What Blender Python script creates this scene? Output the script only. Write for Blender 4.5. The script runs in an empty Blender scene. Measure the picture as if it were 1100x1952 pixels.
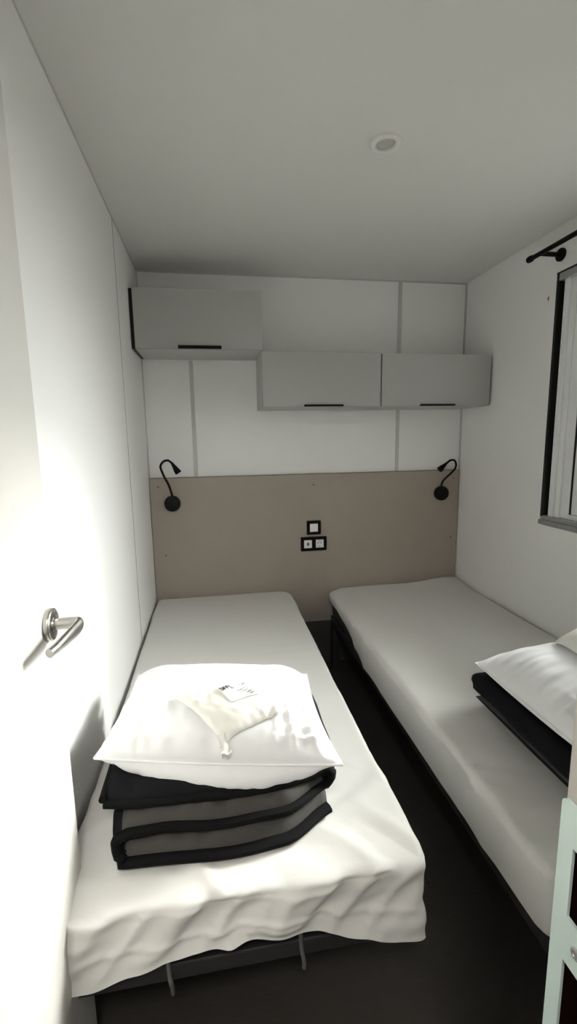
import bpy, bmesh, math, random
from mathutils import Vector, Matrix, noise
random.seed(4)
C = bpy.context.scene.collection
PI = math.pi

# ------------------------------------------------------------------ materials
def mat(name, col, rough=0.6, metal=0.0, bump=0.0, bscale=60.0, spec=0.5, vary=0.0, stretch=None, sheen=0.0, transl=0.0):
    m = bpy.data.materials.new(name); m.use_nodes = True
    nt = m.node_tree; b = nt.nodes['Principled BSDF']
    b.inputs['Base Color'].default_value = (*col, 1)
    b.inputs['Roughness'].default_value = rough
    b.inputs['Metallic'].default_value = metal
    b.inputs['Specular IOR Level'].default_value = spec
    if sheen: b.inputs['Sheen Weight'].default_value = sheen
    if bump or vary:
        tc = nt.nodes.new('ShaderNodeTexCoord')
        mp = nt.nodes.new('ShaderNodeMapping')
        nt.links.new(tc.outputs['Object'], mp.inputs['Vector'])
        if stretch: mp.inputs['Scale'].default_value = stretch
        n = nt.nodes.new('ShaderNodeTexNoise'); n.inputs['Scale'].default_value = bscale
        n.inputs['Detail'].default_value = 4
        nt.links.new(mp.outputs['Vector'], n.inputs['Vector'])
        if bump:
            bp = nt.nodes.new('ShaderNodeBump'); bp.inputs['Strength'].default_value = bump
            bp.inputs['Distance'].default_value = 0.002
            nt.links.new(n.outputs['Fac'], bp.inputs['Height'])
            nt.links.new(bp.outputs['Normal'], b.inputs['Normal'])
        if vary:
            mx = nt.nodes.new('ShaderNodeMix'); mx.data_type = 'RGBA'
            mx.inputs['A'].default_value = (*[c*(1-vary) for c in col], 1)
            mx.inputs['B'].default_value = (*[min(1, c*(1+vary)) for c in col], 1)
            nt.links.new(n.outputs['Fac'], mx.inputs['Factor'])
            nt.links.new(mx.outputs['Result'], b.inputs['Base Color'])
    if transl:
        t = nt.nodes.new('ShaderNodeBsdfTranslucent'); t.inputs['Color'].default_value = (*col, 1)
        ms = nt.nodes.new('ShaderNodeMixShader'); ms.inputs[0].default_value = transl
        o = nt.nodes['Material Output']
        nt.links.new(b.outputs[0], ms.inputs[1]); nt.links.new(t.outputs[0], ms.inputs[2])
        nt.links.new(ms.outputs[0], o.inputs['Surface'])
    return m

def glass_mat():
    m = bpy.data.materials.new('window_glass'); m.use_nodes = True
    nt = m.node_tree; nt.nodes.clear()
    o = nt.nodes.new('ShaderNodeOutputMaterial'); ms = nt.nodes.new('ShaderNodeMixShader')
    t = nt.nodes.new('ShaderNodeBsdfTransparent'); t.inputs[0].default_value = (.96, .98, .97, 1)
    g = nt.nodes.new('ShaderNodeBsdfGlossy'); g.inputs['Roughness'].default_value = 0.02
    f = nt.nodes.new('ShaderNodeFresnel'); f.inputs[0].default_value = 1.45
    nt.links.new(f.outputs[0], ms.inputs[0]); nt.links.new(t.outputs[0], ms.inputs[1])
    nt.links.new(g.outputs[0], ms.inputs[2]); nt.links.new(ms.outputs[0], o.inputs[0])
    return m

def weave_mat(name, col):
    """taupe laminate with a fine woven print"""
    m = mat(name, col, 0.62, vary=0.05, bscale=9)
    nt = m.node_tree; b = nt.nodes['Principled BSDF']
    src = b.inputs['Base Color'].links[0].from_socket
    tc = nt.nodes.new('ShaderNodeTexCoord')
    out = None
    for sc in ((900, 1, 60), (60, 1, 900)):
        mp = nt.nodes.new('ShaderNodeMapping'); mp.inputs['Scale'].default_value = sc
        nt.links.new(tc.outputs['Object'], mp.inputs['Vector'])
        n = nt.nodes.new('ShaderNodeTexNoise'); n.inputs['Scale'].default_value = 1
        nt.links.new(mp.outputs['Vector'], n.inputs['Vector'])
        if out is None: out = n.outputs['Fac']
        else:
            a = nt.nodes.new('ShaderNodeMath'); a.operation = 'ADD'
            nt.links.new(out, a.inputs[0]); nt.links.new(n.outputs['Fac'], a.inputs[1]); out = a.outputs[0]
    r = nt.nodes.new('ShaderNodeMapRange'); r.inputs['From Min'].default_value = .6; r.inputs['From Max'].default_value = 1.4
    r.inputs['To Min'].default_value = .9; r.inputs['To Max'].default_value = 1.1
    nt.links.new(out, r.inputs['Value'])
    mx = nt.nodes.new('ShaderNodeMix'); mx.data_type = 'RGBA'; mx.blend_type = 'MULTIPLY'
    mx.inputs['Factor'].default_value = 1
    nt.links.new(src, mx.inputs['A']); nt.links.new(r.outputs[0], mx.inputs['B'])
    nt.links.new(mx.outputs['Result'], b.inputs['Base Color'])
    return m

M = dict(
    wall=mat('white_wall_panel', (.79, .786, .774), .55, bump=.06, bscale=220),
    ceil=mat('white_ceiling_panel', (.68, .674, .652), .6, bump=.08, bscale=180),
    strip=mat('joint_strip', (.50, .50, .49), .5, bump=.02),
    seam=mat('grey_joint', (.34, .34, .33), .7, bump=.02),
    floor=mat('dark_vinyl_floor', (.046, .041, .037), .42, bump=.12, bscale=30, vary=.25, stretch=(1, 6, 1), spec=.35),
    head=weave_mat('taupe_weave_laminate', (.34, .295, .255)),
    skirt=mat('grey_brown_skirting', (.06, .054, .048), .6, bump=.02),
    edge=mat('dark_taupe_edge', (.10, .085, .07), .6, bump=.02),
    cap=mat('brown_screw_cap', (.12, .09, .07), .5, bump=.02),
    cab=mat('grey_laminate', (.37, .366, .352), .5, bump=.03, bscale=200),
    cabin=mat('grey_carcass', (.46, .455, .44), .5, bump=.03, bscale=200),
    black=mat('matt_black', (.003, .003, .003), .5, spec=.2, bump=.03, bscale=150),
    blackp=mat('black_plastic', (.003, .003, .0035), .4, spec=.2, bump=.02),
    ring=mat('white_lamp_ring', (.70, .70, .68), .5, bump=.01),
    whitep=mat('white_plastic', (.78, .78, .77), .35, bump=.01),
    greyp=mat('grey_plastic', (.18, .18, .18), .5, bump=.01),
    lens=mat('frosted_lens', (.46, .44, .42), .35, bump=.03),
    alu=mat('brushed_aluminium', (.46, .47, .47), .42, .75, bump=.05, bscale=60, stretch=(1, 30, 30)),
    steel=mat('satin_nickel', (.34, .33, .31), .30, 1.0, bump=.02, bscale=80),
    pvc=mat('white_window_profile', (.74, .75, .75), .35, bump=.01),
    gasket_shade=mat('black_gasket_and_gap_shade', (.006, .006, .006), .7, bump=.02),  # real window seal, also the painted shade in the gaps
    glass=glass_mat(),
    sheet=mat('off_white_cotton_sheet', (.625, .616, .593), .85, bump=.18, bscale=420, spec=.2, sheen=.1),
    pillow=mat('white_pillow_cotton', (.70, .70, .706), .8, bump=.12, bscale=500, spec=.2, sheen=.1),
    pack=mat('translucent_white_bag', (.66, .648, .605), .38, bump=.1, bscale=90, spec=.45),
    label=mat('white_label_paper', (.70, .696, .68), .6, bump=.02),
    ink=mat('black_ink', (.02, .02, .022), .6, bump=.01),
    mattress=mat('dark_mattress_cover', (.02, .022, .032), .8, bump=.2, bscale=200),
    frame=mat('charcoal_bed_frame', (.022, .021, .021), .55, bump=.08, bscale=120),
    rod=mat('grey_steel_rod', (.33, .33, .33), .4, .8, bump=.02),
    quilt=mat('charcoal_quilt_fabric', (.008, .008, .010), .85, bump=.2, bscale=300, spec=.08),
    quiltin=mat('grey_quilt_fabric', (.052, .049, .046), .75, bump=.2, bscale=300, spec=.2),
    bind=mat('black_quilt_binding', (.003, .003, .0035), .85, spec=.15, bump=.1),
    door=mat('cream_door_laminate', (.56, .545, .515), .5, bump=.05, bscale=200),
    jamb=mat('cream_door_frame', (.45, .425, .385), .5, bump=.03),
    plate=mat('zinc_strike_plate', (.58, .69, .655), .42, .3, bump=.03, bscale=70),
    hole_shade=mat('latch_hole_shade', (.006, .002, .002), 1.0, spec=0, bump=.02),
    red=mat('red_mark', (.22, .03, .02), .6, bump=.02),
    ground=mat('pale_gravel_ground', (.17, .165, .155), .9, bump=.3, bscale=40, vary=.15),
)

# ------------------------------------------------------------------ helpers
def link(name, me, m, parent=None, smooth=False, angle=None):
    o = bpy.data.objects.new(name, me)
    ms = m if isinstance(m, (list, tuple)) else [m]
    for x in ms: me.materials.append(x)
    if smooth:
        for p in me.polygons: p.use_smooth = True
        if angle:
            me.set_sharp_from_angle(angle=math.radians(angle))
    C.objects.link(o)
    if parent: o.parent = parent
    return o

def obj(name, bm, m, parent=None, smooth=False, angle=35):
    me = bpy.data.meshes.new(name)
    bmesh.ops.recalc_face_normals(bm, faces=bm.faces)
    bm.to_mesh(me); bm.free()
    o = link(name, me, m, parent, smooth, angle)
    if parent: o.matrix_parent_inverse = parent.matrix_world.inverted() if False else Matrix.Translation(-parent.location)
    return o

def thing(name, loc, label, cat, group=None):
    o = bpy.data.objects.new(name, None); C.objects.link(o)
    o.location = loc; o.empty_display_size = .1
    tag(o, label, cat, group); return o

def tag(o, label=None, cat=None, group=None, kind=None):
    if label: o['label'] = label
    if cat: o['category'] = cat
    if group: o['group'] = group
    if kind: o['kind'] = kind
    return o

def box(bm, x0, x1, y0, y1, z0, z1, bev=0.0, seg=2):
    v = [bm.verts.new((x, y, z)) for x in (x0, x1) for y in (y0, y1) for z in (z0, z1)]
    f = [(0, 1, 3, 2), (4, 6, 7, 5), (0, 4, 5, 1), (2, 3, 7, 6), (0, 2, 6, 4), (1, 5, 7, 3)]
    fs = [bm.faces.new([v[i] for i in q]) for q in f]
    if bev:
        es = list({e for q in fs for e in q.edges})
        bmesh.ops.bevel(bm, geom=es, offset=bev, segments=seg, profile=.5, affect='EDGES')
    return bm

def nbox(*a, **k):
    return box(bmesh.new(), *a, **k)

def lathe(bm, prof, center, axis, n=48, close=True):
    """prof: (radius, height) pairs along axis"""
    ax = Vector(axis).normalized()
    t = Vector((0, 0, 1)) if abs(ax.z) < .9 else Vector((1, 0, 0))
    e1 = ax.cross(t).normalized(); e2 = ax.cross(e1)
    c = Vector(center); rings = []
    for r, h in prof:
        rings.append([bm.verts.new(c + ax*h + (e1*math.cos(2*PI*i/n) + e2*math.sin(2*PI*i/n))*max(r, 1e-5)) for i in range(n)])
    for a, b in zip(rings, rings[1:]):
        for i in range(n):
            j = (i+1) % n
            bm.faces.new((a[i], a[j], b[j], b[i]))
    if close:
        bm.faces.new(rings[0]); bm.faces.new(rings[-1])
    return bm

def spline(pts, n=8):
    P = [Vector(p) for p in pts]; out = []
    for i in range(len(P)-1):
        p0 = P[i-1] if i else P[i]*2-P[i+1]
        p1, p2 = P[i], P[i+1]
        p3 = P[i+2] if i+2 < len(P) else P[i+1]*2-P[i]
        for k in range(n):
            t = k/n
            out.append(.5*((2*p1) + (p2-p0)*t + (2*p0-5*p1+4*p2-p3)*t*t + (3*p1-p0-3*p2+p3)*t**3))
    out.append(P[-1]); return out

def sweep(bm, path, rad, n=12, up=None, ends=True):
    """tube along path; rad(t) -> (ra, rb) half widths (rb along 'up')"""
    P = [Vector(p) for p in path]; N = len(P); rings = []
    nrm = Vector(up) if up else None
    for i in range(N):
        d = (P[min(i+1, N-1)] - P[max(i-1, 0)]).normalized()
        if nrm is None:
            nrm = d.orthogonal()
        b = (nrm - d*nrm.dot(d))
        b = b.normalized() if b.length > 1e-6 else d.orthogonal().normalized()
        if not up: nrm = b
        s = d.cross(b)
        ra, rb = rad(i/(N-1)) if callable(rad) else (rad, rad)
        rings.append([bm.verts.new(P[i] + s*ra*math.cos(2*PI*k/n) + b*rb*math.sin(2*PI*k/n)) for k in range(n)])
    for a, c in zip(rings, rings[1:]):
        for k in range(n):
            j = (k+1) % n
            bm.faces.new((a[k], a[j], c[j], c[k]))
    if ends:
        bm.faces.new(rings[0]); bm.faces.new(rings[-1])
    return bm

def smooth01(t):
    t = max(0, min(1, t)); return t*t*(3-2*t)

def lerp_tab(tab, x):
    if x <= tab[0][0]: return tab[0][1]
    for (a, b), (c, d) in zip(tab, tab[1:]):
        if x <= c: return b + (d-b)*smooth01((x-a)/(c-a))
    return tab[-1][1]

def nz(x, y, z=0.0): return noise.noise(Vector((x, y, z)))
def ridge(x, y, z=0.0): return 1 - 2*abs(nz(x, y, z))

# ------------------------------------------------------------------ dimensions (metres)
W = 1.80                 # left wall x = 0, right wall x = W, back wall y = 0
H = 2.197                # ceiling
FY = -2.285              # room side of the front wall
HY = -3.45               # far side of the passage behind the camera
BED = 0.48               # top of both mattresses

def structure(name, bm, m, parent=None, smooth=False):
    o = obj(name, bm, m, parent, smooth)
    if not parent: o['kind'] = 'structure'
    return o

# ------------------------------------------------------------------ shell
structure('floor', nbox(-1.3, W+.06, HY-.06, .06, -.06, 0), M['floor'])
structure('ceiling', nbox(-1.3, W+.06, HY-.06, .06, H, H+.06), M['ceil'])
structure('wall_left', nbox(-.06, 0, FY-.07, 0, 0, H), M['wall'])
structure('wall_back', nbox(-.06, W+.06, 0, .06, 0, H), M['wall'])
WY0, WY1, WZ0, WZ1 = -1.60, -.715, .955, 2.015          # window opening
bm = bmesh.new()
box(bm, W, W+.06, WY1, 0, 0, H); box(bm, W, W+.06, HY-.06, WY0, 0, H)
box(bm, W, W+.06, WY0, WY1, 0, WZ0); box(bm, W, W+.06, WY0, WY1, WZ1, H)
bmesh.ops.remove_doubles(bm, verts=bm.verts, dist=1e-5)
structure('wall_right', bm, M['wall'])
DX0, DX1, DZ = .03, .605, 2.03                          # doorway in the front wall
bm = bmesh.new()
box(bm, DX1+.04, W, FY-.07, FY, 0, H); box(bm, 0, DX1+.04, FY-.07, FY, DZ+.03, H)
structure('wall_front', bm, M['wall'])
structure('wall_passage', nbox(-1.3, W, HY-.06, HY, 0, H), M['wall'])
structure('wall_passage_side', nbox(-1.36, -1.3, HY, FY-.07, 0, H), M['wall'])
structure('wall_passage_front', nbox(-1.3, -.06, FY-.07, FY, 0, H), M['wall'])

# cover strips over the panel joints
structure('trim_1', nbox(.240, .260, -.004, 0, 1.149, 1.762), M['strip'])
structure('trim_2', nbox(1.395, 1.415, -.004, 0, 1.149, H), M['strip'])
structure('trim_3', nbox(0, .0012, -.562, -.557, 0, H), M['seam'])
structure('trim_4', nbox(0, W, -.006, 0, H-.006, H), M['strip'])
structure('trim_5', nbox(W-.006, W, -.012, 0, 1.149, H), M['strip'])
structure('trim_6', nbox(0, .004, -2.27, -.01, H-.0025, H), M['strip'])
structure('baseboard_back', nbox(.001, W-.001, -.010, -.0005, .001, .262), M['skirt'])
structure('trim_7', nbox(0, .005, -.012, 0, 1.149, H), M['strip'])

# exterior ground, sunk below the cabin floor
structure('ground', nbox(W+.5, 40, -30, 30, -.7, -.6), M['ground'])

# ------------------------------------------------------------------ window
win = bpy.data.objects.new('window_1', None); C.objects.link(win); win.location = (W, (WY0+WY1)/2, WZ0)
win['kind'] = 'structure'
b = bmesh.new()                                            # bottom grey rail
box(b, W-.006, W+.03, WY0-.004, WY1+.004, WZ0-.006, WZ0+.016, .003); box(b, W+.004, W+.06, WY0+.002, WY1-.002, WZ0+.016, WZ0+.034, .002)
obj('sill_rail', b, M['alu'], win)
b = bmesh.new()
box(b, W+.002, W+.04, WY0, WY1-.002, WZ1-.034, WZ1-.004, .003)
obj('head_rail', b, M['alu'], win)
b = bmesh.new()  # black strips stand in for the shade of the open gap around the frame
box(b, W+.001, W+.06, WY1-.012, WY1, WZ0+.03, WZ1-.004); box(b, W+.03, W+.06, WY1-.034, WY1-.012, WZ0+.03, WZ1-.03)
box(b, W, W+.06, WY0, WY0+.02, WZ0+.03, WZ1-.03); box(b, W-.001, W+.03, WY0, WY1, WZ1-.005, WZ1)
obj('gap_shade_strip', b, M['gasket_shade'], win)
b = bmesh.new()                                            # fixed white profile
for ya, yb, xa, xb in ((-.775, -.748, .012, .075), (-.800, -.775, .022, .075), (-.846, -.800, .030, .075)):
    box(b, W+xa, W+xb, ya, yb, WZ0+.034, WZ1-.034, .002)
box(b, W+.012, W+.075, WY0+.02, WY0+.06, WZ0+.034, WZ1-.034, .002)
box(b, W+.030, W+.075, WY0+.06, -.846, WZ0+.034, WZ0+.055, .002)
box(b, W+.030, W+.075, WY0+.06, -.846, WZ1-.055, WZ1-.034, .002)
obj('window_frame', b, M['pvc'], win)
b = bmesh.new()
box(b, W+.034, W+.07, -.851, -.846, WZ0+.055, WZ1-.055); box(b, W+.040, W+.07, WY0+.06, -.851, WZ0+.055, WZ0+.060)
obj('window_seal', b, M['gasket_shade'], win)
b = bmesh.new()
sy0, sy1, sz0, sz1 = WY0+.065, -.852, WZ0+.056, WZ1-.056
for a in ((sy1-.038, sy1, sz0, sz1), (sy0, sy0+.038, sz0, sz1), (sy0+.038, sy1-.038, sz0, sz0+.038), (sy0+.038, sy1-.038, sz1-.038, sz1)):
    box(b, W+.036, W+.072, *a, .004)
obj('window_sash', b, M['pvc'], win)
b = nbox(W+.052, W+.058, sy0+.034, sy1-.034, sz0+.034, sz1-.034)
obj('window_pane', b, M['glass'], win)

# tiny mark on the wall beside the window
b = bmesh.new()
vs = [(W-.0012, -.668, 1.928), (W-.0012, -.677, 1.936), (W-.0012, -.674, 1.914)]
f = b.faces.new([b.verts.new(v) for v in vs])
r = bmesh.ops.extrude_face_region(b, geom=[f])
bmesh.ops.translate(b, verts=[v for v in r['geom'] if isinstance(v, bmesh.types.BMVert)], vec=(.0012, 0, 0))
tag(obj('wall_sticker', b, M['red']), 'tiny red mark on white wall beside the window', 'sticker')

# curtain rod
t = thing('curtain_rod', (1.70, -1.25, 2.075), 'black metal curtain rod on wall bracket above the window', 'curtain rod')
obj('rod', sweep(bmesh.new(), [(1.70, -1.72, 2.079), (1.70, -.69, 2.079)], .0095, 16), M['black'], t, True)
obj('finial', lathe(bmesh.new(), [(.0095, 0), (.0125, .004), (.0135, .014), (.0125, .026), (.006, .032)], (1.70, -.69, 2.079), (0, 1, 0), 24), M['black'], t, True)
for y in (-.735, -1.65):
    bk = obj('bracket', sweep(bmesh.new(), [(1.70, y, 2.079), (1.794, y, 2.079)], .009, 16), M['black'], t, True)
    obj('wall_plate', lathe(bmesh.new(), [(.0235, -.001), (.025, .002), (.025, .010), (.0225, .013)], (W, y, 2.079), (-1, 0, 0), 32), M['black'], bk, True)
    bk.children[0].matrix_parent_inverse = Matrix.Translation(-t.location) @ Matrix.Identity(4)
    bk.children[0].matrix_parent_inverse = Matrix.Identity(4)

# ------------------------------------------------------------------ ceiling spotlight
cx, cy = .882, -1.136
t = thing('ceiling_spotlight', (cx, cy, H), 'round white recessed spotlight in the white ceiling', 'ceiling light')
obj('trim_ring', lathe(bmesh.new(), [(.0435, 0), (.0435, .006), (.041, .0095), (.036, .0105), (.030, .009), (.0275, .004), (.027, 0)], (cx, cy, H), (0, 0, -1), 64, False), M['ring'], t, True)
b = bmesh.new()
lathe(b, [(.0262, 0), (.026, .0042), (.0225, .0058), (.021, .0036), (.001, .003)], (cx-.001, cy+.001, H-.0005), (.10, -.12, -1), 48)
obj('lens', b, M['lens'], t, True)

# ------------------------------------------------------------------ headboard
HB = .020
t = thing('headboard', (.9, 0, .27), 'taupe woven-look headboard panel spanning the back wall', 'headboard')
obj('panel', nbox(.004, W-.008, -HB, -.001, .27, 1.149, .0015), M['head'], t)
obj('edge_band', nbox(.004, W-.008, -HB-.0004, -.0005, 1.149, 1.1505), M['edge'], t)
for x, z in ((.046, 1.103), (.066, .722), (.902, 1.088), (1.752, .742), (1.758, 1.1)):
    obj('screw_cap', lathe(bmesh.new(), [(.0045, 0), (.0045, .001), (.003, .0016)], (x, -HB, z), (0, -1, 0), 16), M['cap'], t, True)

# switch and socket plates
def plate_frame(b, x0, x1, z0, z1, y, holes, dep=.010):
    box(b, x0, x1, y-dep*.5, y, z0, z1, .004, 3)
    ww = .011
    xs = sorted([x0] + [h for hh in holes for h in hh[:2]] + [x1])
    za, zb2 = holes[0][2], holes[0][3]
    box(b, x0, x1, y-dep, y-dep*.5, zb2, z1, .003, 2); box(b, x0, x1, y-dep, y-dep*.5, z0, za, .003, 2)
    for i in range(0, len(xs), 2):
        box(b, xs[i], xs[i+1], y-dep, y-dep*.5, za-.001, zb2+.001, .001, 1)
yH = -HB
t = thing('light_switch', (.901, yH, .841), 'square black-framed white light switch above the double socket', 'switch')
b = bmesh.new(); plate_frame(b, .860, .942, .800, .882, yH, [(.877, .925, .817, .865)]); obj('frame', b, M['blackp'], t)
obj('rocker', nbox(.8775, .9245, yH-.011, yH-.003, .8175, .8645, .0015), M['whitep'], t)
t = thing('wall_socket', (.900, yH, .746), 'wide black-framed double socket on headboard with charging port and plug outlet', 'socket')
b = bmesh.new(); plate_frame(b, .824, .976, .705, .787, yH, [(.842, .889, .722, .770), (.911, .958, .722, .770)]); obj('frame', b, M['blackp'], t)
ins = obj('charging_insert', nbox(.8425, .8885, yH-.0105, yH-.003, .7225, .7695, .001), M['whitep'], t)
for a in ((.8595, .8715, .7375, .7545),):
    q = obj('charging_port', nbox(a[0], a[1], yH-.0112, yH-.010, a[2], a[3]), M['blackp'], ins)
    q.matrix_parent_inverse = Matrix.Identity(4)
    q2 = obj('port_tongue', nbox(a[0]+.004, a[1]-.004, yH-.0116, yH-.0108, a[2]+.004, a[3]-.004), M['greyp'], ins)
    q2.matrix_parent_inverse = Matrix.Identity(4)
b = bmesh.new(); box(b, .9115, .9575, yH-.006, yH-.003, .7225, .7695, .001)
# square face with a round well: ring of quads from a circle to the square
cxs, czs, rr = .9345, .746, .0185
ring_o, ring_i, ring_b = [], [], []
n = 48
for i in range(n):
    a = 2*PI*i/n; c, s = math.cos(a), math.sin(a); k = .0228/max(abs(c), abs(s))
    ring_o.append(b.verts.new((cxs+c*k, yH-.0105, czs+s*k)))
    ring_i.append(b.verts.new((cxs+c*rr, yH-.0105, czs+s*rr)))
    ring_b.append(b.verts.new((cxs+c*rr, yH-.0062, czs+s*rr)))
for i in range(n):
    j = (i+1) % n
    b.faces.new((ring_o[i], ring_o[j], ring_i[j], ring_i[i])); b.faces.new((ring_i[i], ring_i[j], ring_b[j], ring_b[i]))
so = obj('plug_outlet', b, M['whitep'], t)
for dx in (-.0085, .0085):
    q = obj('pin_hole', lathe(bmesh.new(), [(.003, 0), (.003, .0012)], (cxs+dx, yH-.0062, czs+.004), (0, -1, 0), 20), M['blackp'], so)
    q.matrix_parent_inverse = Matrix.Identity(4)
for dz in (-.0165, .0165):
    q = obj('earth_contact', nbox(cxs-.003, cxs+.003, yH-.0098, yH-.006, czs+dz-.002, czs+dz+.002), M['greyp'], so)
    q.matrix_parent_inverse = Matrix.Identity(4)

# ------------------------------------------------------------------ reading lamps
def reading_lamp(base, pts, head, label):
    bx, bz = base
    t = thing('reading_lamp', (bx, -HB, bz), label, 'reading lamp', 'black gooseneck reading lamps on the headboard')
    obj('base', lathe(bmesh.new(), [(.0415, 0), (.0425, .003), (.0425, .022), (.040, .027), (.034, .029), (.001, .029)], (bx, -HB, bz), (0, -1, 0), 56), M['black'], t, True)
    path = spline([(x, y, z) for x, y, z in pts], 10)
    obj('gooseneck', sweep(bmesh.new(), path, .0058, 12), M['black'], t, True)
    a, c = Vector(head[0]), Vector(head[1]); d = (c-a); L = d.length
    prof = [(.0060, -.006), (.0068, 0), (.0095, L*.30), (.0150, L*.68), (.0175, L), (.0165, L+.0008), (.0145, L-.006), (.001, L-.006)]
    obj('lamp_head', lathe(bmesh.new(), prof, a, d, 28), M['black'], t, True, 50)
reading_lamp((.1185, 1.012), [(.119, -.034, 1.045), (.118, -.038, 1.062), (.106, -.048, 1.113), (.086, -.055, 1.160), (.072, -.058, 1.200), (.071, -.060, 1.220), (.087, -.063, 1.241), (.111, -.066, 1.246), (.129, -.068, 1.233)],
             ((.130, -.068, 1.232), (.162, -.074, 1.180)), 'black gooseneck reading lamp on the headboard above the left bed')
reading_lamp((1.676, 1.014), [(1.675, -.034, 1.047), (1.673, -.038, 1.068), (1.679, -.046, 1.090), (1.693, -.051, 1.108), (1.722, -.056, 1.135), (1.743, -.058, 1.160), (1.747, -.060, 1.185), (1.734, -.063, 1.208), (1.708, -.066, 1.209), (1.684, -.068, 1.194)],
             ((1.683, -.068, 1.193), (1.638, -.074, 1.157)), 'black gooseneck reading lamp on the headboard beside the right wall')

# ------------------------------------------------------------------ wall cabinets
def cabinet(x0, x1, z0, z1, hx0, hx1, label, hh=.009, dep=.30):
    t = thing('wall_cabinet', ((x0+x1)/2, 0, z0), label, 'cabinet', 'grey wall cabinets above the beds')
    th = .016; yf = -dep+.019
    b = bmesh.new()
    box(b, x0, x0+th, yf, -.005, z0, z1, .0006, 1); box(b, x1-th, x1, yf, -.005, z0, z1, .0006, 1)
    box(b, x0+th, x1-th, yf, -.005, z0, z0+th, .0006, 1); box(b, x0+th, x1-th, yf, -.005, z1-th, z1, .0006, 1)
    box(b, x0+th, x1-th, -.012, -.005, z0+th, z1-th)
    obj('carcass', b, M['cabin'], t)
    d = obj('door', nbox(x0+.0015, x1-.0015, -dep, -dep+.017, z0+.001, z1-.001, .0008, 2), M['cab'], t)
    b = bmesh.new()
    box(b, hx0, hx1, -dep-.018, -dep+.0, z0+.001, z0+.004, .0008, 2); box(b, hx0, hx1, -dep-.018, -dep-.0155, z0+.001, z0+.001+hh, .0008, 2)
    h = obj('handle', b, M['black'], d); h.matrix_parent_inverse = Matrix.Identity(4)
    return t
cabinet(.016, .600, 1.766, 2.030, .209, .406, 'higher grey wall cabinet mounted near the ceiling in the left corner', .013)
cabinet(.5945, 1.190, 1.502, 1.762, .795, .992, 'lower grey wall cabinet in the middle beside the high cabinet')
cabinet(1.1935, 1.786, 1.502, 1.760, 1.395, 1.585, 'lower grey wall cabinet against the right wall')
# black strip painting the shaded gap between the high cabinet and the left wall
structure('cabinet_gap_shade', nbox(0.0005, .0155, -.283, -.004, 1.768, 2.028), M['gasket_shade'])

# ------------------------------------------------------------------ beds
def rrect(x0, x1, y0, y1, rads, n=22, step=.012):
    """rounded rectangle outline, counter-clockwise: (point, outward normal); rads = (foot-left, foot-right, head-right, head-left)"""
    fl, fr, hr, hl = rads; out = []
    def seg(a, c, nrm):
        L = math.hypot(c[0]-a[0], c[1]-a[1]); k = max(1, int(L/step))
        for i in range(k): out.append(((a[0]+(c[0]-a[0])*i/k, a[1]+(c[1]-a[1])*i/k), nrm))
    def arc(cx, cy, r, a0):
        k = max(4, int(r*PI/2/step*1.5))
        for i in range(k):
            a = a0 + PI/2*i/k
            out.append(((cx+r*math.cos(a), cy+r*math.sin(a)), (math.cos(a), math.sin(a))))
    seg((x0+fl, y0), (x1-fr, y0), (0, -1)); arc(x1-fr, y0+fr, fr, -PI/2)
    seg((x1, y0+fr), (x1, y1-hr), (1, 0)); arc(x1-hr, y1-hr, hr, 0)
    seg((x1-hr, y1), (x0+hl, y1), (0, 1)); arc(x0+hl, y1-hl, hl, PI/2)
    seg((x0, y1-hl), (x0, y0+fl), (-1, 0)); arc(x0+fl, y0+fl, fl, PI)
    return out

def drape(x0, x1, y0, y1, z, hem, rads, r, disp, rings=30, drops=18):
    """fitted sheet: top, rounded edge and skirt down to hem(x, y)"""
    o = rrect(x0, x1, y0, y1, rads); n = len(o)
    cx, cy = (x0+x1)/2, (y0+y1)/2; a, bb = (x1-x0)/2-r, (y1-y0)/2-r
    rows = []
    for k in range(rings):
        f = 1 - k/rings
        row = []
        for (px, py), nn in o:
            qx, qy = px-nn[0]*r-cx, py-nn[1]*r-cy
            row.append((Vector((cx+qx*(1-f), cy+qy*(bb-f*a)/bb, z)), Vector((0, 0, 1)), 0.0, nn))
        rows.append(row)
    for k in range(7):
        t = PI/2*k/6
        rows.append([(Vector((p[0]-nn[0]*r*(1-math.sin(t)), p[1]-nn[1]*r*(1-math.sin(t)), z-r*(1-math.cos(t)))), Vector((nn[0]*math.sin(t), nn[1]*math.sin(t), math.cos(t))), 0.0, nn) for p, nn in o])
    for k in range(1, drops+1):
        row = []
        for p, nn in o:
            h = hem(*p); q = k/drops
            row.append((Vector((p[0], p[1], z-r+(h-z+r)*q)), Vector((nn[0], nn[1], 0)), q, nn))
        rows.append(row)
    bm = bmesh.new(); V = []
    for row in rows:
        V.append([bm.verts.new(p + nv*disp(p, nv, q, nn)) for p, nv, q, nn in row])
    for A, B in zip(V, V[1:]):
        for i in range(n):
            j = (i+1) % n
            bm.faces.new((A[i], A[j], B[j], B[i]))
    A = V[0]
    bmesh.ops.remove_doubles(bm, verts=bm.verts, dist=1e-4)
    return bm

def fold(u, v, fu, fv, seed):            # soft-crested creases running along v
    return max(0.0, ridge(u*fu, v*fv, seed) - .25)/.75

def crease(u, v, fu, fv, seed):          # narrow, long, nearly straight creases
    return max(0.0, ridge(u*fu, v*fv, seed) - .45)/.55


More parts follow.
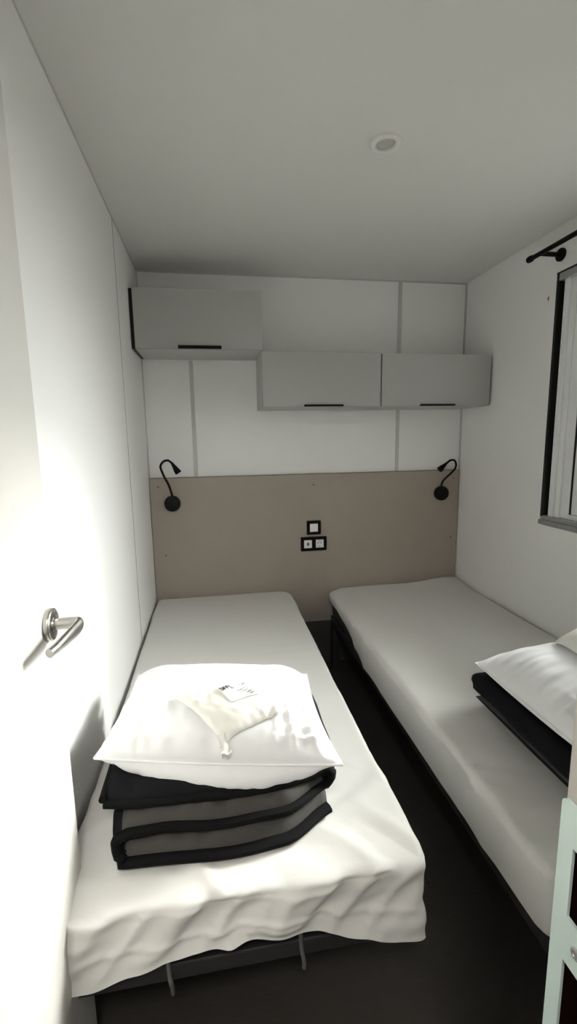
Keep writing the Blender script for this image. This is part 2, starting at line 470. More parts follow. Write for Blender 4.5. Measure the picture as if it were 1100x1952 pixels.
def bed(x0, x1, y0, y1, side, label_bed, label_mat, label_sheet, hem, disp, rads, rods):
    t = thing('single_bed', ((x0+x1)/2, (y0+y1)/2, 0), label_bed, 'bed frame', 'dark single bed frames')
    zr0, zr1 = .278, .316
    b = bmesh.new()
    xa, xb, ya, yb = x0+.02, x1-.045, y0+.020, y1-.02
    obj('foot_rail', nbox(xa, xb, ya, ya+.03, zr0, zr1, .003), M['frame'], t)
    obj('head_rail', nbox(xa, xb, yb-.03, yb, zr0, zr1, .003), M['frame'], t)
    obj('side_rail', nbox(xa, xa+.03, ya+.031, yb-.031, zr0, zr1, .003), M['frame'], t)
    obj('side_rail', nbox(xb-.03, xb, ya+.031, yb-.031, zr0, zr1, .003), M['frame'], t)
    for lx, ly in ((xa+.16, ya+.34), (xb-.16, ya+.34), (xa+.0, yb-.045), (xb-.045, yb-.045)):
        obj('leg', nbox(lx, lx+.045, ly, ly+.045, 0, zr0, .003), M['frame'], t)
    k = 13
    for i in range(k):
        y = ya+.08+(yb-ya-.16)*i/(k-1)
        obj('slat', nbox(xa+.002, xb-.002, y-.03, y+.03, zr1, zr1+.010, .002), M['frame'], t)
    for rx in rods:
        path = spline([(rx+.002, y0+.003, .254), (rx+.002, y0+.001, .268), (rx+.000, y0-.000, .284), (rx-.003, y0+.004, .302), (rx-.004, y0+.006, .335), (rx-.005, y0+.006, .40)], 8)
        obj('mattress_stop', sweep(bmesh.new(), [(p.x, p.y+.012, p.z) for p in path], .0047, 12), M['rod'], t, True)
    # mattress
    zb = zr1+.012
    ob = rrect(x0+.010, x1-.010, y0+.028, y1-.012, tuple(max(.05, q) for q in rads), step=.03)
    bm = bmesh.new(); rr = .03; rows = []
    prof = [(rr*.9, 0), (rr*.4, .004), (0, .03), (0, BED-.012-zb-.03), (rr*.4, BED-.012-zb-.004), (rr*.9, BED-.012-zb)]
    for ins, h in prof:
        rows.append([bm.verts.new((p[0]-nn[0]*ins, p[1]-nn[1]*ins, zb+h)) for p, nn in ob])
    for A, B in zip(rows, rows[1:]):
        for i in range(len(ob)):
            j = (i+1) % len(ob); bm.faces.new((A[i], A[j], B[j], B[i]))
    bm.faces.new(rows[0]); bm.faces.new(rows[-1])
    m = tag(obj('mattress', bm, M['mattress'], None, True, 40), label_mat, 'mattress', 'single mattresses')
    s = tag(obj('bed_sheet', drape(x0, x1, y0, y1, BED, hem, rads, .014 if side == 'L' else .022, disp), M['sheet'], None, True, None), label_sheet, 'bed sheet', 'off-white fitted sheets')
    sm = s.modifiers.new('sub', 'SUBSURF'); sm.levels = 1; sm.render_levels = 1
    return t

# left bed
LH = [(0, .315), (.08, .331), (.16, .352), (.231, .366), (.30, .378), (.385, .388), (.45, .376), (.478, .379), (.51, .374), (.60, .336), (.68, .312), (.745, .300)]
LY0 = -1.785
def hemL(x, y):
    if y < LY0 + .05: return lerp_tab(LH, x)
    return .34 + .03*nz(x*3, y*4, 2)
def dispL(p, nv, q, nn):
    x, y, z = p; d = 0.0
    foot = smooth01((-y-.9)/.7)
    if nv.z > .3:
        d += (.002 + .0045*foot)*nz(x*4, y*4, 1)
        d += .0035*foot*fold(x*.55-y*.9, x*.85+y*.5, 9, 2.2, 5)
        d += .008*smooth01((-y-1.58)/.12)*crease(x*.8+y*.6, -x*.6+y*.8, 9, 1.6, 8)
        d += .004*smooth01((-y-1.40)/.12)*smooth01((x-.45)/.1)*crease(x*.5-y*.86, x*.86+y*.5, 13, 3, 18)
        d += .0012*ridge(x*3, y*16, 3)*(1-foot)
        d += .0015*nz(x*22, y*22, 4)*foot
        # softer, sagging edge near the wall side foot corner
        d -= .016*smooth01((.22-x)/.2)*smooth01((-y-1.66)/.12)
    if nn[1] < -.5 and nv.z < .9:                            # foot drape: slanting creases
        k = (1-nv.z)*(1 - .75*smooth01((q-.70)/.3))
        u, v = x*.78-z*.62, x*.62+z*.78
        d += k*(.015*crease(u, v, 7, .8, 11) + .011*crease(u, v, 15, 1.4, 13) + .005*crease(x*.25-z*.97, x*.97+z*.25, 12, 1.5, 14) + .003*nz(x*6, z*6, 6))
        d += (1-nv.z)*(.012*q*q - .006*math.sin(min(1, q)*PI) + .004*nz(x*4, 1, 5)*q)
        d += k*.004*math.exp(-((q-.60-.1*nz(x*5, 3, 3))/.05)**2)
        if .26 < x < .42: d += (1-nv.z)*.014*q*math.exp(-((x-.335+(z-.40)*.5)/.020)**2)
    elif nv.z < .9:
        d += (1-nv.z)*(.008*nz(y*6, z*5, 9) + .010*q*nz(y*3.3, 1, 2) - .012*q)
    return d
bed(.012, .752, LY0, -.035, 'L', 'dark metal single bed frame under the left mattress',
    'dark covered mattress on the left bed, mostly hidden by its sheet', 'off-white fitted sheet on the left bed with a creased overhanging foot end', hemL, dispL, (.05, .018, .07, .03), (.222, .490))

# right bed
RY0 = -1.875
def hemR(x, y):
    if y < RY0+.04: return .335 + .006*nz(x*6, y, 2)
    z = .385 - .055*smooth01((-y-.25)/.5)
    return z + .006*nz(1, y*5, 7)
def dispR(p, nv, q, nn):
    x, y, z = p; d = 0.0
    foot = smooth01((-y-.9)/.6)
    if nv.z > .3:
        d += (.002+.002*foot)*nz(x*4, y*4, 21)
        d += .0045*smooth01((-y-1.25)/.2)*fold(x*.45+y*.9, x*.9-y*.45, 12, 1.6, 15)
        d += .001*ridge(x*14, y*2.5, 23)
        # raised pucker at the head corner beside the wall, slumped rounded corner opposite
        d += .020*smooth01((x-1.45)/.28)*smooth01((y+.28)/.24)
        d -= .010*smooth01((1.10-x)/.14)*smooth01((y+.30)/.25)
    elif nn[0] < -.5:
        d += .006*fold(y, z, 5, 1.5, 17) + .005*nz(y*5, z*4, 3) + .003*math.sin(q*PI) - .028*q*q*smooth01((y+.75)/.6) - .006*q
    elif nn[1] < -.5:
        d += .009*fold(x+z*.3, z, 10, 1, 19)*q + .004*nz(x*8, z*8, 5)
    else:
        d += -.004*q
    return d
bed(.972, 1.788, RY0, -.035, 'R', 'dark metal single bed frame under the right mattress',
    'dark covered mattress on the right bed beside the window wall', 'off-white fitted sheet on the right bed below the window', hemR, dispR, (.030, .03, .03, .10), ())

# ------------------------------------------------------------------ duvets
def duvet(x0, x1, ytab, yback, z0, th, label, group, mirror=False, bow=0.0, recede=.0):
    """quilt folded in three: S-shaped ribbon with a bound front edge; ytab gives the front edge of the top, middle, lower layer"""
    t = thing('folded_duvet', ((x0+x1)/2, (ytab[0]+yback)/2, z0), label, 'duvet', group)
    h = th/2; zA, zB, zC = z0+th*2.5, z0+th*1.5, z0+th*.5
    path = []                                   # (x, z, layer 0..2, tangent angle)
    def run(xa, xb, z, lay, n=34):
        for i in range(n+1):
            path.append((xa+(xb-xa)*i/n, z, lay))
    def arc(xc, zc, sgn, la, lb, n=8):
        for i in range(1, n):
            a = PI/2 - PI*i/n
            path.append((xc+sgn*h*.98*math.cos(a), zc+h*math.sin(a), la+(lb-la)*i/n))
    run(x0-.012, x1-h, zA, 0); arc(x1-h, z0+th*2, 1, 0, 1); run(x1-h, x0+h+.016, zB, 1)
    arc(x0+h+.016, z0+th, -1, 1, 2); run(x0+h+.004, x1-.015, zC, 2)
    # layers press together towards the fold on one side
    path = [(x, z + (z0+th*2.62-z)*.20*smooth01((x-x0-.20)/(x1-x0-.20))*(min(1, lay)-.72*max(0, lay-1)), lay) for x, z, lay in path]
    N = len(path); NY = 30
    def yf(x, lay):
        i = int(min(1.999, max(0, lay))); f = lay-i
        y = ytab[i]+(ytab[i+1]-ytab[i])*f if i < 2 else ytab[2]
        u = (x-x0)/(x1-x0)
        return y - bow*math.sin(PI*u) + .007*nz(x*7, lay*3, 3) + recede*(.4+.6*min(1, max(0, lay-.3)))*smooth01((u-.74)/.26)
    rings = []; bm = bmesh.new(); front = []
    for i, (x, z, lay) in enumerate(path):
        xa, za, _ = path[max(0, i-1)]; xb, zb, _ = path[min(N-1, i+1)]
        tx, tz = xb-xa, zb-za; L = math.hypot(tx, tz) or 1; nx, nzv = -tz/L, tx/L
        endt = min(1, min(i, N-1-i)/3.0); endt = math.sqrt(max(.06, 1-(1-endt)**2))
        y1 = yf(x, lay)
        straight = abs(lay-round(lay)) < .01
        up = 1 if nzv > 0 else -1
        top, bot = [], []
        for k in range(NY+1):
            s = k/NY                                # 0 back .. 1 front
            s = 1-(1-s)**1.6
            y = yback + (y1-yback)*s
            df, db = abs(y-y1), abs(y-yback)
            pr = math.sqrt(max(0, 1-max(0, 1-df/.055)**2))*.88+.12
            pb = math.sqrt(max(0, 1-max(0, 1-db/.04)**2))
            w = h*.97*endt*max(.10, pr*max(.15, pb))
            # stitching puckers
            w *= 1 - .16*max(0, ridge(x*13, y*3, lay)-.2) - .10*(.5+.5*math.cos(2*PI*(y1-y)/.16))*pr
            if df < .09: w *= 1 - .55*max(0, ridge(x*24, y*4, 5+lay)-.25)*smooth01((.09-df)/.05)
            if not straight: w *= 1 + .30*ridge(y*1.5+lay*.3, lay*7, 2) - .15
            cz = -(h*.78)*(1-pr)*(1 if straight else abs(nzv))     # front edge drops to the layer's underside
            lift = .004*nz(x*6, y*6, 7+lay)*(0 if lay > 1.5 else 1 if lay > .5 else .4)
            if straight and lay > .5: cz += .018*max(0, ridge(x*19+2*df, df*5, 11+lay)-.30)*smooth01(df/.02)*smooth01((.10-df)/.05)
            top.append(Vector((x+nx*w, y, z+nzv*w+cz+lift))); bot.append(Vector((x-nx*w, y, z-nzv*w+cz+lift)))
        front.append(Vector((x, y1-.001, z+cz+lift)))
        rings.append([bm.verts.new(p) for p in top] + [bm.verts.new(p) for p in reversed(bot)])
    m = len(rings[0])
    for i, (A, B) in enumerate(zip(rings, rings[1:])):
        for k in range(m):
            j = (k+1) % m
            f = bm.faces.new((A[k], A[j], B[j], B[k]))
            outer = (k < NY) and path[i][2] < .5
            f.material_index = 0 if (outer or 0.02 < path[i][2] % 1 < .98) else 1
    bm.faces.new(rings[0]); bm.faces.new(rings[-1])
    o = obj('quilt', bm, [M['quilt'], M['quiltin']], t, True, None)
    b = bmesh.new()
    loop = [rings_pt for rings_pt in front]
    sweep(b, loop, lambda s: (.0085+.003*s, .0090+.010*s + .0025*nz(s*16, 1, 4)), 10)
    e = obj('binding', b, M['bind'], t, True)
    # bound short end of the top layer
    xL, zL, _ = path[0]
    b = bmesh.new()
    sweep(b, [(xL-.002, yback+(ytab[0]-yback)*q, zL-.004*q) for q in [i/20 for i in range(21)]], .008, 10)
    obj('end_binding', b, M['bind'], t, True)
    if mirror:
        cxm = (x0+x1)/2
        for ch in t.children:
            for v in ch.data.vertices:
                k = smooth01((v.co.x-x1+.07)/.05)      # slack creases along the folded side
                v.co.x = 2*cxm - v.co.x + k*(.010*max(0, ridge(v.co.y*1.6+v.co.z*6, v.co.z*22, 3)) - .006)
            ch.data.flip_normals()
    return t
duvet(.100, .592, (-1.640, -1.666, -1.690), -1.24, BED+.009, .046, 'charcoal folded duvet under the pillow on the left bed', 'folded charcoal duvets', bow=.014, recede=.06)
duvet(1.140, 1.700, (-1.76, -1.78, -1.80), -1.30, BED+.010, .042, 'charcoal folded duvet under the pillow on the right bed', 'folded charcoal duvets', mirror=True)

# ------------------------------------------------------------------ pillows
class Pillow:
    flat = None                                   # pressed smooth where something lies on it
    def __init__(s, FL, FR, BR, BL, up, dn, seed, sag=.012, pinch=.045):
        s.c = [Vector(q) for q in (FL, FR, BR, BL)]; s.up, s.dn, s.seed, s.sag, s.pinch = up, dn, seed, sag, pinch
    def mid(s, u, v):
        # concave edges between pointed corners
        a = u*(1 - s.pinch*(1-v*v)*abs(u)**2); b = v*(1 - s.pinch*(1-u*u)*abs(v)**2)
        p, q = (a+1)/2, (b+1)/2
        FL, FR, BR, BL = s.c
        m = FL*(1-p)*(1-q) + FR*p*(1-q) + BR*p*q + BL*(1-p)*q
        m.z -= s.sag*(1-u*u)*smooth01((1-v)/1.2) + s.sag*.3*(1-v*v)*u*u
        return m
    def prof(s, u, v):
        return max(0, (1-abs(u)**2.6))**.62 * max(0, (1-abs(v)**2.6))**.62
    def top(s, u, v):
        m = s.mid(u, v); f = s.prof(u, v)
        e = 1-f
        w = .018*fold(u*2.6, v*.8, 2.2, 1.0, s.seed)**2*smooth01((-v-.05)/.6)*min(1, f*2.5)
        w += .010*fold(u*5.2+v*.8, v*.9, 2.2, 1.0, s.seed+7)**2*smooth01((-v-.3)/.4)*min(1, f*2.5)
        w -= .022*math.exp(-((u-.10-.10*v)/.10)**2)*smooth01((-v-.1)/.5)*min(1, f*2)
        w += .014*fold(v*2.6, u*.8, 2.4, 1.0, s.seed+3)**2*smooth01((abs(u)-.35)/.4)*min(1, f*3)
        w += .006*nz(u*2.2, v*2.2, s.seed+5)*f
        w += .0018*nz(u*9, v*9, s.seed+9)*f
        if s.flat: w *= 1 - .92*math.exp(-(((u-s.flat[0])/s.flat[2])**2+((v-s.flat[1])/s.flat[3])**2)**2)
        m.z += s.up*f + w*.8
        m.y -= .016*(1-u*u)*smooth01((-v-.35)/.5)*min(1, f*1.6)
        return m
    def bot(s, u, v):
        m = s.mid(u, v); f = s.prof(u, v)
        k = 1 + .20*smooth01((-v-.3)/.5)
        f = max(0, (1-abs(u)**3.0))**.45 * max(0, (1-abs(v)**3.2))**.40
        m.x += math.copysign(.012*(1-v*v)*smooth01((abs(u)-.5)/.4)*min(1, f*1.6), u)
        w = .011*fold(u*2.3, v*.7, 2.6, 1.0, s.seed+1)**2*smooth01((abs(v)-.4)/.4)*min(1, f*3)
        k += 1.45*smooth01((-v-.55)/.35)*(1-abs(u)**3)
        m.z -= (min(s.dn*k*f, s.dn*k*.95) - w*.6)
        m.y -= .024*(1-u*u)*smooth01((-v-.35)/.5)*min(1, f*1.6)
        return m

def uv_of(P, x, y):
    u = v = 0.0
    for _ in range(40):
        m = P.top(u, v); e = 1e-3
        a = P.top(u+e, v)-m; b = P.top(u, v+e)-m
        det = (a.x*b.y-a.y*b.x)/e/e
        dx, dy = x-m.x, y-m.y
        u += (dx*b.y-dy*b.x)/e/det*.6; v += (a.x*dy-a.y*dx)/e/det*.6
        u = max(-.99, min(.99, u)); v = max(-.99, min(.99, v))
    return u, v

def build_pillow(P, label):
    c = sum((q for q in P.c), Vector())/4
    t = thing('pillow', (c.x, c.y, c.z-P.dn), label, 'pillow', 'white pillows on folded duvets')
    n = 64; bm = bmesh.new()
    def par(i):                                   # denser near the seams
        x = -1+2*i/n; return math.copysign(1-(1-abs(x))**1.35, x)
    T = [[bm.verts.new(P.top(par(i), par(j))) for i in range(n+1)] for j in range(n+1)]
    B = [[bm.verts.new(P.bot(par(i), par(j))) for i in range(n+1)] for j in range(n+1)]
    for j in range(n):
        for i in range(n):
            bm.faces.new((T[j][i], T[j][i+1], T[j+1][i+1], T[j+1][i]))
            bm.faces.new((B[j][i], B[j+1][i], B[j+1][i+1], B[j][i+1]))
    bmesh.ops.remove_doubles(bm, verts=bm.verts, dist=1e-5)
    o = obj('cushion', bm, M['pillow'], t, True, None)
    sm = o.modifiers.new('sub', 'SUBSURF'); sm.levels = 1; sm.render_levels = 1
    b = bmesh.new(); k = 60; loop = []
    for a, c2 in (((-1, -1), (1, -1)), ((1, -1), (1, 1)), ((1, 1), (-1, 1)), ((-1, 1), (-1, -1))):
        for i in range(k):
            q = i/k; loop.append(P.mid(a[0]+(c2[0]-a[0])*q, a[1]+(c2[1]-a[1])*q))
    loop.append(loop[0])
    sweep(b, loop, .0028, 8)
    obj('piping', b, M['pillow'], t, True)
    return t
PL = Pillow((.062, -1.588, .663), (.592, -1.706, .663), (.588, -1.340, .672), (.103, -1.248, .672), .095, .037, 2)
PL.flat = (*uv_of(PL, .362, -1.560), .45, .58)
build_pillow(PL, 'white pillow on the charcoal duvet on the left bed')
PR = Pillow((1.128, -1.795, .655), (1.690, -1.765, .660), (1.690, -1.305, .665), (1.122, -1.338, .655), .100, .037, 31, .012, .03)
build_pillow(PR, 'white pillow on the charcoal duvet on the right bed below the window')

# ------------------------------------------------------------------ linen bags on the pillows
class Bag:
    def __init__(s, P, quad, thick, seed):          # quad: bl, br, tr, tl in x, y
        s.P, s.q, s.th, s.seed = P, [Vector((a, b, 0)) for a, b in quad], thick, seed
    def xy(s, a, b):
        q = s.q; return q[0]*(1-a)*(1-b)+q[1]*a*(1-b)+q[2]*a*b+q[3]*(1-a)*b
    def at(s, a, b, side):
        m = s.xy(a, b); u, v = uv_of(s.P, m.x, m.y); z = s.P.top(u, v).z
        nb = [s.P.top(max(-.98, min(.98, u+p*.10)), max(-.98, min(.98, v+q*.08))).z for p in (-1, 0, 1) for q in (-1, 0, 1)]
        z = max(sum(nb)/9, z)
        f = (max(0, 1-abs(2*a-1)**3)*max(0, 1-abs(2*b-1)**3))**.6
        w = .003*fold(a*2+b, b*1.2-a*.4, 3, 2, s.seed)+.003*nz(a*4, b*4, s.seed)
        lift = .004 + .004*(1-f)*(.5+nz(a*3, b*3, s.seed+4))
        return Vector((m.x, m.y, z + lift + (s.th*f + max(0, w*(.3+f)) if side else 0)))
def build_bag(B, label, n=30, text=None, tail=None):
    c = B.at(.5, .5, 0)
    t = thing('linen_bag', c, label, 'bag', 'sealed linen bags on the pillows')
    bm = bmesh.new()
    T = [[bm.verts.new(B.at(i/n, j/n, 1)) for i in range(n+1)] for j in range(n+1)]
    D = [[bm.verts.new(B.at(i/n, j/n, 0)-Vector((0, 0, .001))) for i in range(n+1)] for j in range(n+1)]
    for j in range(n):
        for i in range(n):
            bm.faces.new((T[j][i], T[j][i+1], T[j+1][i+1], T[j+1][i])); bm.faces.new((D[j][i], D[j+1][i], D[j+1][i+1], D[j][i+1]))
    for i in range(n):
        for A, E in ((T[0], D[0]), (T[n], D[n])):
            bm.faces.new((A[i], E[i], E[i+1], A[i+1]))
        bm.faces.new((T[i][0], T[i+1][0], D[i+1][0], D[i][0])); bm.faces.new((T[i][n], D[i][n], D[i+1][n], T[i+1][n]))
    obj('plastic_film', bm, M['pack'], t, True, 60)
    if tail:
        b = bmesh.new()
        rows = []
        for k in range(9):
            q = k/8
            p = Vector((tail[0][0]+(tail[1][0]-tail[0][0])*q, tail[0][1]+(tail[1][1]-tail[0][1])*q, 0))
            u = uv_of(B.P, p.x, p.y); z = B.P.top(*u).z+.010+.004*math.sin(q*PI)
            wv = (.013 - .005*math.sin(q*PI) - .001*q)
            d = Vector((tail[1][0]-tail[0][0], tail[1][1]-tail[0][1], 0)).normalized(); sd = Vector((-d.y, d.x, 0))
            rows.append([p+sd*wv*a+Vector((0, 0, z+.004*math.sin(a*3+q*4)+dz)) for a, dz in ((-1, 0), (-.5, 0), (0, 0), (.5, 0), (1, 0), (.5, -.0015), (0, -.0015), (-.5, -.0015))])
        vv = [[b.verts.new(p) for p in r] for r in rows]
        for A, E in zip(vv, vv[1:]):
            for i in range(8):
                j = (i+1) % 8; b.faces.new((A[i], A[j], E[j], E[i]))
        b.faces.new(vv[0]); b.faces.new(vv[-1])
        obj('corner_tail', b, M['pack'], t, True, 60)
    if text:
        a0, a1, b0, b1 = text                          # label rectangle in bag coordinates
        def on(a, b, off): return B.at(a, b, 1)+Vector((0, 0, off))
        k = 14; b = bmesh.new()
        G = [[b.verts.new(on(a0+(a1-a0)*i/k, b0+(b1-b0)*j/k, .0022)) for i in range(k+1)] for j in range(k+1)]
        for j in range(k):
            for i in range(k): b.faces.new((G[j][i], G[j][i+1], G[j+1][i+1], G[j+1][i]))
        lo = obj('label', b, M['label'], t, True, None)
        so = lo.modifiers.new('thick', 'SOLIDIFY'); so.thickness = .0006; so.offset = -1
        cu = bpy.data.curves.new('lettering', 'FONT'); cu.body = 'SFPL'; cu.size = 1.0; cu.offset = .025
        tmp = bpy.data.objects.new('lettering', cu); C.objects.link(tmp)
        bpy.context.view_layer.update()
        me = bpy.data.meshes.new_from_object(tmp.evaluated_get(bpy.context.evaluated_depsgraph_get()))
        bpy.data.objects.remove(tmp); bpy.data.curves.remove(cu)
        xs = [v.co.x for v in me.vertices]; ys = [v.co.y for v in me.vertices]
        X0, X1, Y0, Y1 = min(xs), max(xs), min(ys), max(ys)
        for v in me.vertices:
            fa, fb = (v.co.x-X0)/(X1-X0), (v.co.y-Y0)/(Y1-Y0)
            v.co = on(a0+(a1-a0)*(.05+.36*fa), b0+(b1-b0)*(.66+.24*fb), .0034)
        lt = link('lettering', me, M['ink'], t); lt.matrix_parent_inverse = Matrix.Translation(-t.location)
        b = bmesh.new()
        for u0, u1, vv_, hh in ((.60, .66, .80, .05), (.70, .90, .80, .05), (.42, .86, .50, .03), (.48, .70, .38, .03), (.62, .82, .24, .05), (.64, .84, .12, .05)):
            kk = 5
            for hstep in range(kk):
                q0, q1 = u0+(u1-u0)*hstep/kk, u0+(u1-u0)*(hstep+.8)/kk
                b.faces.new([b.verts.new(on(a0+(a1-a0)*p, b0+(b1-b0)*q, .0034)) for p, q in ((q0, vv_), (q1, vv_), (q1, vv_+hh), (q0, vv_+hh))])
        obj('printed_lines', b, M['greyp'], t)
    return t
# left bag: corners follow near-tip, right, far, left
BL_ = Bag(PL, [(.344, -1.640), (.480, -1.610), (.401, -1.472), (.229, -1.517)], .016, 41)
build_bag(BL_, 'creased translucent linen bag with a printed label on the left pillow', text=(.42, .93, .36, .72), tail=((.342, -1.628), (.351, -1.664)))
BR_ = Bag(PR, [(1.318, -1.60), (1.57, -1.58), (1.57, -1.40), (1.322, -1.415)], .055, 47)
build_bag(BR_, 'white linen bag lying on the right pillow beside the window wall')

# ------------------------------------------------------------------ door (opened against the left wall)
def place(o, loc, rz):
    o.location = loc; o.rotation_euler = (0, 0, rz)
dr = bpy.data.objects.new('door_1', None); C.objects.link(dr); dr['kind'] = 'structure'
DW = .612
def dobj(name, bm, m, smooth=False, parent=dr, angle=35):
    me = bpy.data.meshes.new(name); bmesh.ops.recalc_face_normals(bm, faces=bm.faces); bm.to_mesh(me); bm.free()
    return link(name, me, m, parent, smooth, angle)
# local frame: hinge at origin, leaf along +y, visible face at x = 0, thickness towards -x
dobj('door_leaf', nbox(-.032, 0, 0, DW, .008, 2.02, .0015), M['door'])
hy, hz = DW-.044, 1.030
ha = bpy.data.objects.new('door_handle', None)
hb = bmesh.new()
lathe(hb, [(.0285, 0), (.0292, .001), (.0292, .0085), (.0285, .0100), (.0262, .0112), (.0250, .0104), (.014, .0100), (.0135, .013)], (0, hy, hz), (1, 0, 0), 64)
rose = dobj('door_handle', hb, M['steel'], True)
hb = bmesh.new()
pth = spline([(.008, hy, hz), (.026, hy, hz), (.042, hy, hz), (.0515, hy-.003, hz-.001), (.0535, hy-.012, hz-.003), (.0515, hy-.028, hz-.004), (.047, hy-.055, hz-.005), (.041, hy-.085, hz-.006), (.035, hy-.106, hz-.007)], 8)
def hr(s):
    if s < .25: return (.0108, .0108)
    q = (s-.25)/.75
    w = .0108+.0035*math.sin(min(1, q*1.15)*PI) - .0028*q
    return (.0108-.0042*smooth01(q*2.2), w)
sweep(hb, pth, hr, 24, up=(0, 0, 1))
dobj('lever', hb, M['steel'], True, rose, 60)
hb = bmesh.new(); lathe(hb, [(.0022, 0), (.0022, .0008), (.001, .001)], (.036, hy, hz-.0108), (0, 0, -1), 12)
dobj('set_screw', hb, M['black'], True, rose)
place(dr, (.052, FY-.004, 0), math.radians(.7))

# door frame with strike plate
jb = bmesh.new()
box(jb, DX1, DX1+.04, FY-.085, FY+.006, 0, DZ+.03, .002); box(jb, .0, .028, FY-.085, FY-.006, 0, DZ+.03, .002)
box(jb, .028, DX1, FY-.085, FY+.006, DZ, DZ+.03, .002)
box(jb, DX1-.012, DX1, FY-.085, FY-.040, 0, DZ, .002)
jm = structure('trim_9', jb, M['jamb'])
# strike plate on the frame's opening side
x = DX1
b = bmesh.new()
yA, yB, zA, zB = FY-.040, FY+.0065, .800, 1.078
ys = (yA+.011, yB-.014)
# plate as a grid with two real openings
cols = [yA, FY-.031, FY-.0075, yB]; rowsz = [zA, .858, .945, .984, 1.044, zB]
openings = {(1, 1), (1, 3)}
gv = {}
for xi, xx in enumerate((x-.0028, x-.0003)):
    for i, yy in enumerate(cols):
        for j, zz in enumerate(rowsz): gv[xi, i, j] = b.verts.new((xx, yy, zz))
for i in range(3):
    for j in range(5):
        if (i, j) in openings: continue
        b.faces.new((gv[0, i, j], gv[0, i+1, j], gv[0, i+1, j+1], gv[0, i, j+1])); b.faces.new((gv[1, i, j], gv[1, i, j+1], gv[1, i+1, j+1], gv[1, i+1, j]))
        for (di, dj), (p, q) in {(-1, 0): ((i, j), (i, j+1)), (1, 0): ((i+1, j), (i+1, j+1)), (0, -1): ((i, j), (i+1, j)), (0, 1): ((i, j+1), (i+1, j+1))}.items():
            ni, nj = i+di, j+dj
            if not (0 <= ni < 3 and 0 <= nj < 5) or (ni, nj) in openings:
                b.faces.new((gv[0, p[0], p[1]], gv[0, q[0], q[1]], gv[1, q[0], q[1]], gv[1, p[0], p[1]]))
ce = [e for e in b.edges if {e.verts[0], e.verts[1]} in [{gv[0, i, j], gv[1, i, j]} for i in (0, 3) for j in (0, 5)]]
bmesh.ops.bevel(b, geom=ce, offset=.006, segments=6, profile=.5, affect='EDGES')
sp = structure('strike_plate', b, M['plate'], jm)
for z0, z1 in ((.858, .945), (.984, 1.044)):
    q = structure('latch_hole', nbox(x-.0004, x-.0001, FY-.031, FY-.0075, z0, z1), M['hole_shade'], jm)  # dark sheet behind each opening, the recess shade put into its colour
for z in (.964, 1.062):
    b = bmesh.new(); lathe(b, [(.0048, 0), (.0048, .0006), (.004, .0012), (.0026, .0012), (.0022, .0004), (.0002, .0004)], (x-.0028, FY-.019, z), (-1, 0, 0), 24)
    structure('screw', b, M['rod'], jm, True)

# ------------------------------------------------------------------ light
SUN = Vector((1.0, .28, .42)).normalized()          # direction towards the low hazy sun
wd = bpy.data.worlds.new('sky'); bpy.context.scene.world = wd; wd.use_nodes = True
nt = wd.node_tree; bg = nt.nodes['Background']
tc = nt.nodes.new('ShaderNodeTexCoord')
dp = nt.nodes.new('ShaderNodeVectorMath'); dp.operation = 'DOT_PRODUCT'; dp.inputs[1].default_value = SUN
nt.links.new(tc.outputs['Generated'], dp.inputs[0])
mx = nt.nodes.new('ShaderNodeMath'); mx.operation = 'MAXIMUM'; mx.inputs[1].default_value = 0
nt.links.new(dp.outputs['Value'], mx.inputs[0])
pw = nt.nodes.new('ShaderNodeMath'); pw.operation = 'POWER'; pw.inputs[1].default_value = 10     # aureole of the haze around the sun
nt.links.new(mx.outputs[0], pw.inputs[0])
ma = nt.nodes.new('ShaderNodeMath'); ma.operation = 'MULTIPLY_ADD'; ma.inputs[1].default_value = 15.0
nt.links.new(pw.outputs[0], ma.inputs[0])
sx = nt.nodes.new('ShaderNodeSeparateXYZ'); nt.links.new(tc.outputs['Generated'], sx.inputs[0])
mz = nt.nodes.new('ShaderNodeMath'); mz.operation = 'MAXIMUM'; mz.inputs[1].default_value = 0     # overcast sky: brighter overhead
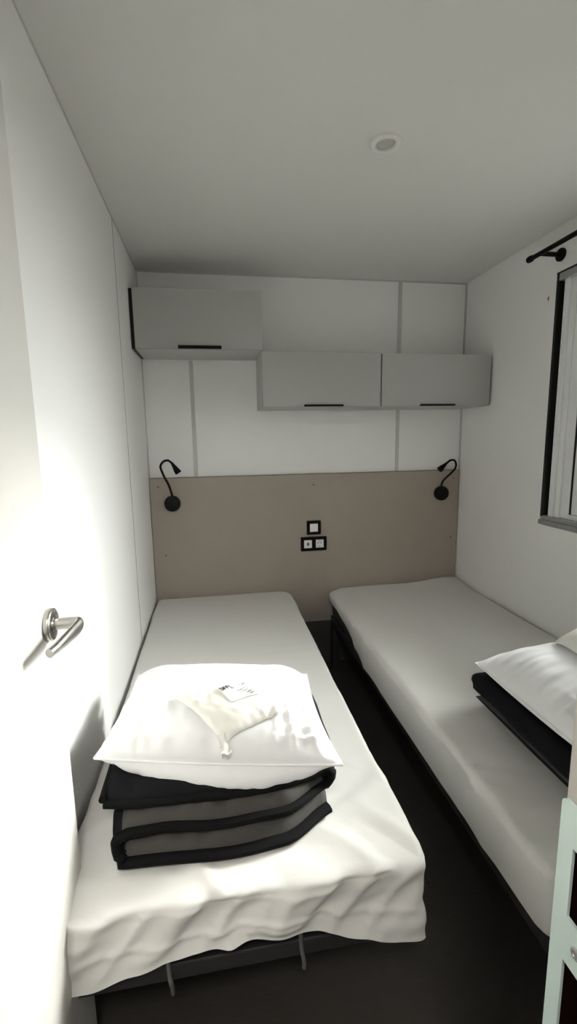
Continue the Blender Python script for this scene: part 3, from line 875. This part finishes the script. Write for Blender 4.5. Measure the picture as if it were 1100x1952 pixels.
nt.links.new(sx.outputs['Z'], mz.inputs[0])
zz = nt.nodes.new('ShaderNodeMath'); zz.operation = 'MULTIPLY_ADD'; zz.inputs[1].default_value = 2.6; zz.inputs[2].default_value = .8
nt.links.new(mz.outputs[0], zz.inputs[0]); nt.links.new(zz.outputs[0], ma.inputs[2])
nt.links.new(ma.outputs[0], bg.inputs[1])
bg.inputs[0].default_value = (1.0, .985, .965, 1)
sun = bpy.data.lights.new('sun', 'SUN'); sun.energy = 3.1; sun.angle = math.radians(15); sun.color = (1, .965, .91)
so = bpy.data.objects.new('sun', sun); C.objects.link(so)
so.location = (6, 1, 5)
so.rotation_euler = (-SUN).to_track_quat('-Z', 'Y').to_euler()
# unseen fill light added in the passage behind the camera
pl = bpy.data.lights.new('passage_fill', 'AREA'); pl.shape = 'DISK'; pl.size = .3; pl.energy = 6; pl.color = (1, .97, .9)
po = bpy.data.objects.new('passage_fill', pl); C.objects.link(po); po.location = (.28, -2.98, H-.03)

# ------------------------------------------------------------------ camera
cam = bpy.data.cameras.new('camera'); co = bpy.data.objects.new('camera', cam); C.objects.link(co)
yaw, pitch, roll = .1592, -.1598, -.0165
cyw, syw, cp, spp = math.cos(yaw), math.sin(yaw), math.cos(pitch), math.sin(pitch)
fwd = Vector((syw*cp, cyw*cp, spp)); rt = Vector((cyw, -syw, 0)); up = rt.cross(fwd)
c, s = math.cos(roll), math.sin(roll)
r2, u2 = rt*c+up*s, up*c-rt*s
mw = Matrix((r2, u2, -fwd)).transposed().to_4x4(); mw.translation = (.3491, -2.5526, 1.3507)
co.matrix_world = mw
cam.sensor_fit = 'VERTICAL'; cam.sensor_height = 24; cam.lens = 24*871.17/1952; cam.clip_start = .01
sc = bpy.context.scene; sc.camera = co
sc.view_settings.view_transform = 'Standard'; sc.view_settings.look = 'None'
sc.view_settings.exposure = 1.55; sc.view_settings.gamma = 1
sc.cycles.max_bounces = 12; sc.cycles.diffuse_bounces = 8; sc.cycles.use_denoising = True
